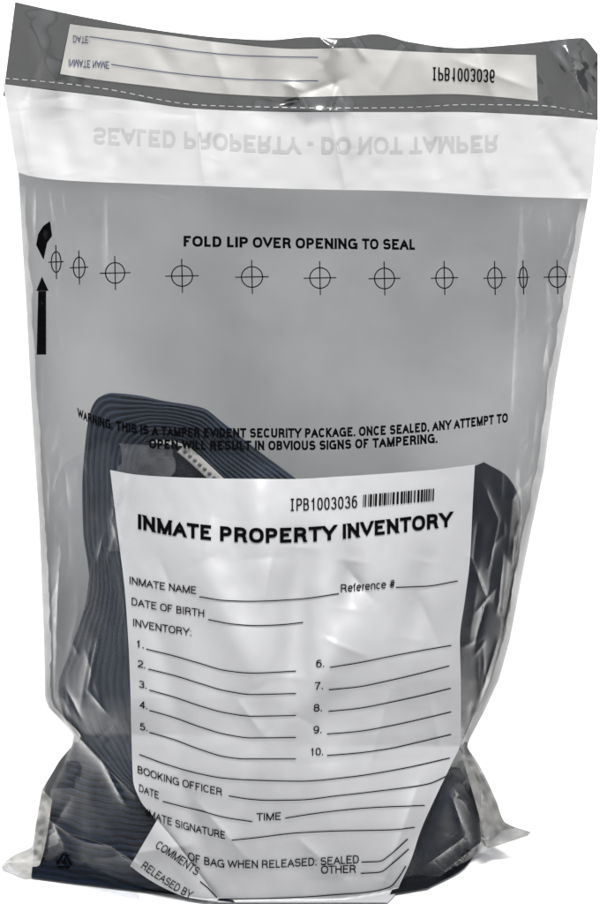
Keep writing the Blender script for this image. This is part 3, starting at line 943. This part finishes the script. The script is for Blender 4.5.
def puff(name, A, B, nu, nv, mtl, inset, thick, ribs=0, rib_amp=0.0, along='v', wob=4.0, seed=0.0, parent=None):
    """a stuffed fold of cloth between edge lines A and B (px points): rounded front and back, ribs pressed into it"""
    def res(p, n):
        p = np.array(p, float)
        d = np.r_[0, np.cumsum(np.hypot(*np.diff(p, axis=0).T))]
        d /= d[-1]
        s = np.linspace(0, 1, n)
        return np.stack([smooth(np.c_[d, p[:, 0]], s), smooth(np.c_[d, p[:, 1]], s)], -1)
    a, b = res(A, nv), res(B, nv)
    th = np.linspace(0, 2 * math.pi, 2 * nu, endpoint=False)
    # half the ring is the front, half the back
    uu = 0.5 - 0.5 * np.cos(th)
    ph = np.sign(np.sin(th)) * np.abs(np.sin(th)) ** 0.55
    vv = np.linspace(0, 1, nv)
    endp = np.clip(np.minimum(vv, 1 - vv) / 0.07, 0.02, 1)
    endp = np.sqrt(1 - (1 - endp) ** 2)
    P = a[:, None] * (1 - uu[None, :, None]) + b[:, None] * uu[None, :, None]
    px, py = P[..., 0], P[..., 1]
    lift = ph[None] * endp[:, None]
    rib = 0
    q = uu[None] + 0 * px
    if ribs:
        q = (uu[None] + 0 * px) if along == 'v' else (vv[:, None] + 0 * px)
        q = q + 0.09 * vnoise(px / 45 + seed, py / 45) + 0.025 * vnoise(px / 12 + seed, py / 14)
        w = np.cos(2 * math.pi * ribs * q)
        rib = rib_amp * (w + 0.35 * np.abs(w)) * (0.8 + 0.8 * vnoise(px / 22 + seed, py / 26 + 3))
    fluff = wob * vnoise(px / 38 + seed, py / 34) + wob * 0.45 * vnoise(px / 15 + seed, py / 13)
    base = bulge(px, py) + inset + thick * 0.5
    y = base - lift * thick * 0.5 - np.where(ph[None] > 0, fluff, 0) * endp[:, None]
    y = np.maximum(y, front(px, py) + 1.8 + 1.6 * rib_amp)
    y = y - np.where(ph[None] > 0, rib, 0) * np.clip(endp[:, None] * 1.5, 0, 1) * np.clip(np.abs(ph[None]) * 1.5, 0, 1)
    y = np.minimum(y, np.maximum(back(px, py) - 1.5, front(px, py) + 0.8))
    y = np.minimum(y, ground_y(px, py, 0.002) - 0.6)
    v = unproj(px, py, y).reshape(-1, 3)
    nc = 2 * nu
    i = np.arange(nv - 1)[:, None] * nc + np.arange(nc)[None]
    j = np.arange(nv - 1)[:, None] * nc + (np.arange(nc)[None] + 1) % nc
    f = np.stack([i, j, j + nc, i + nc], -1).reshape(-1, 4).tolist()
    f += [tuple(range(nc))[::-1], tuple(range((nv - 1) * nc, nv * nc))]
    uv = np.stack([(q * max(ribs, 1)).ravel(), (vv[:, None] + 0 * px).ravel()], -1)
    return link(name, v, f, mtl, parent or garment, uv=uv)


puff('body', [(112, 462), (100, 520), (110, 600), (112, 700), (150, 800), (200, 850)],
     [(470, 505), (478, 540), (470, 600), (462, 700), (440, 780), (400, 850)], 90, 120, M_NAVY2, 26, 60, 40, 1.2, 'v', 8, 1.0)
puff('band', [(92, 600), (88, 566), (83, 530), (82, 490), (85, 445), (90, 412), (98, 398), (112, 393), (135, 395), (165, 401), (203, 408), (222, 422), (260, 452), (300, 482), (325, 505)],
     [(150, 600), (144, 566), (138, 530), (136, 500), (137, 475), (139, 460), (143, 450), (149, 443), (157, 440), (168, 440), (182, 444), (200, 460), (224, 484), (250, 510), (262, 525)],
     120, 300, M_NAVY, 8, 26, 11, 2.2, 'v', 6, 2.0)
puff('inner_fold', [(128, 440), (122, 470), (120, 520)], [(182, 446), (215, 480), (240, 520)], 60, 80, M_NAVY2, 13, 20, 0, 0, 'v', 9, 9.0)
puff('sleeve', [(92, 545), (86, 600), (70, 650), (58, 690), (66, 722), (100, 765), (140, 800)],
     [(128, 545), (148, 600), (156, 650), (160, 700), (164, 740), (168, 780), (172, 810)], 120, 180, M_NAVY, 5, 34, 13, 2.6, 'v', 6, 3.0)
tr = puff('trim', [(186, 444), (200, 456), (215, 470), (232, 486)], [(177, 452), (190, 463), (204, 476), (220, 492)], 16, 60, M_TRIM, 5, 5, 0, 0, 'v', 0.6, 5.0)
for i in range(8):
    t = i / 7
    x, y = 185 + t * 34, 452 + t * 30
    d = float(front(x, y)) + 2.4
    vv = [unproj(x + 1.75 * math.cos(a + 0.7) * (1.25 if abs(math.cos(a)) > 0.6 else 0.8), y + 1.75 * math.sin(a + 0.7), d + 0.3 * (j == 0) - (0.8 if j else 0))
          for j in (0, 1) for a in np.linspace(0, 2 * math.pi, 8, endpoint=False)]
    link('stitch', np.array(vv).reshape(-1, 3), [(q, (q + 1) % 8, 8 + (q + 1) % 8, 8 + q) for q in range(8)] + [tuple(range(8, 16))], M_THREAD, tr)
puff('rolled_side', [(452, 476), (455, 520), (450, 580), (446, 650), (444, 700), (440, 756)],
     [(484, 462), (508, 477), (521, 506), (514, 575), (500, 645), (464, 738)], 110, 200, M_NAVY2, 5, 44, 0, 0, 'v', 14, 6.0)
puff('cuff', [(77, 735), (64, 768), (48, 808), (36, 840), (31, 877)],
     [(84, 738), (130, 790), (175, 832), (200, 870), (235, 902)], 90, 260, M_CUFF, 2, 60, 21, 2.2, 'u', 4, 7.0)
puff('hem', [(448, 766), (436, 792), (416, 840), (402, 868), (390, 894)],
     [(460, 768), (476, 800), (481, 838), (466, 866), (428, 888)], 60, 120, M_NAVY2, 9, 60, 0, 0, 'v', 13, 8.0)
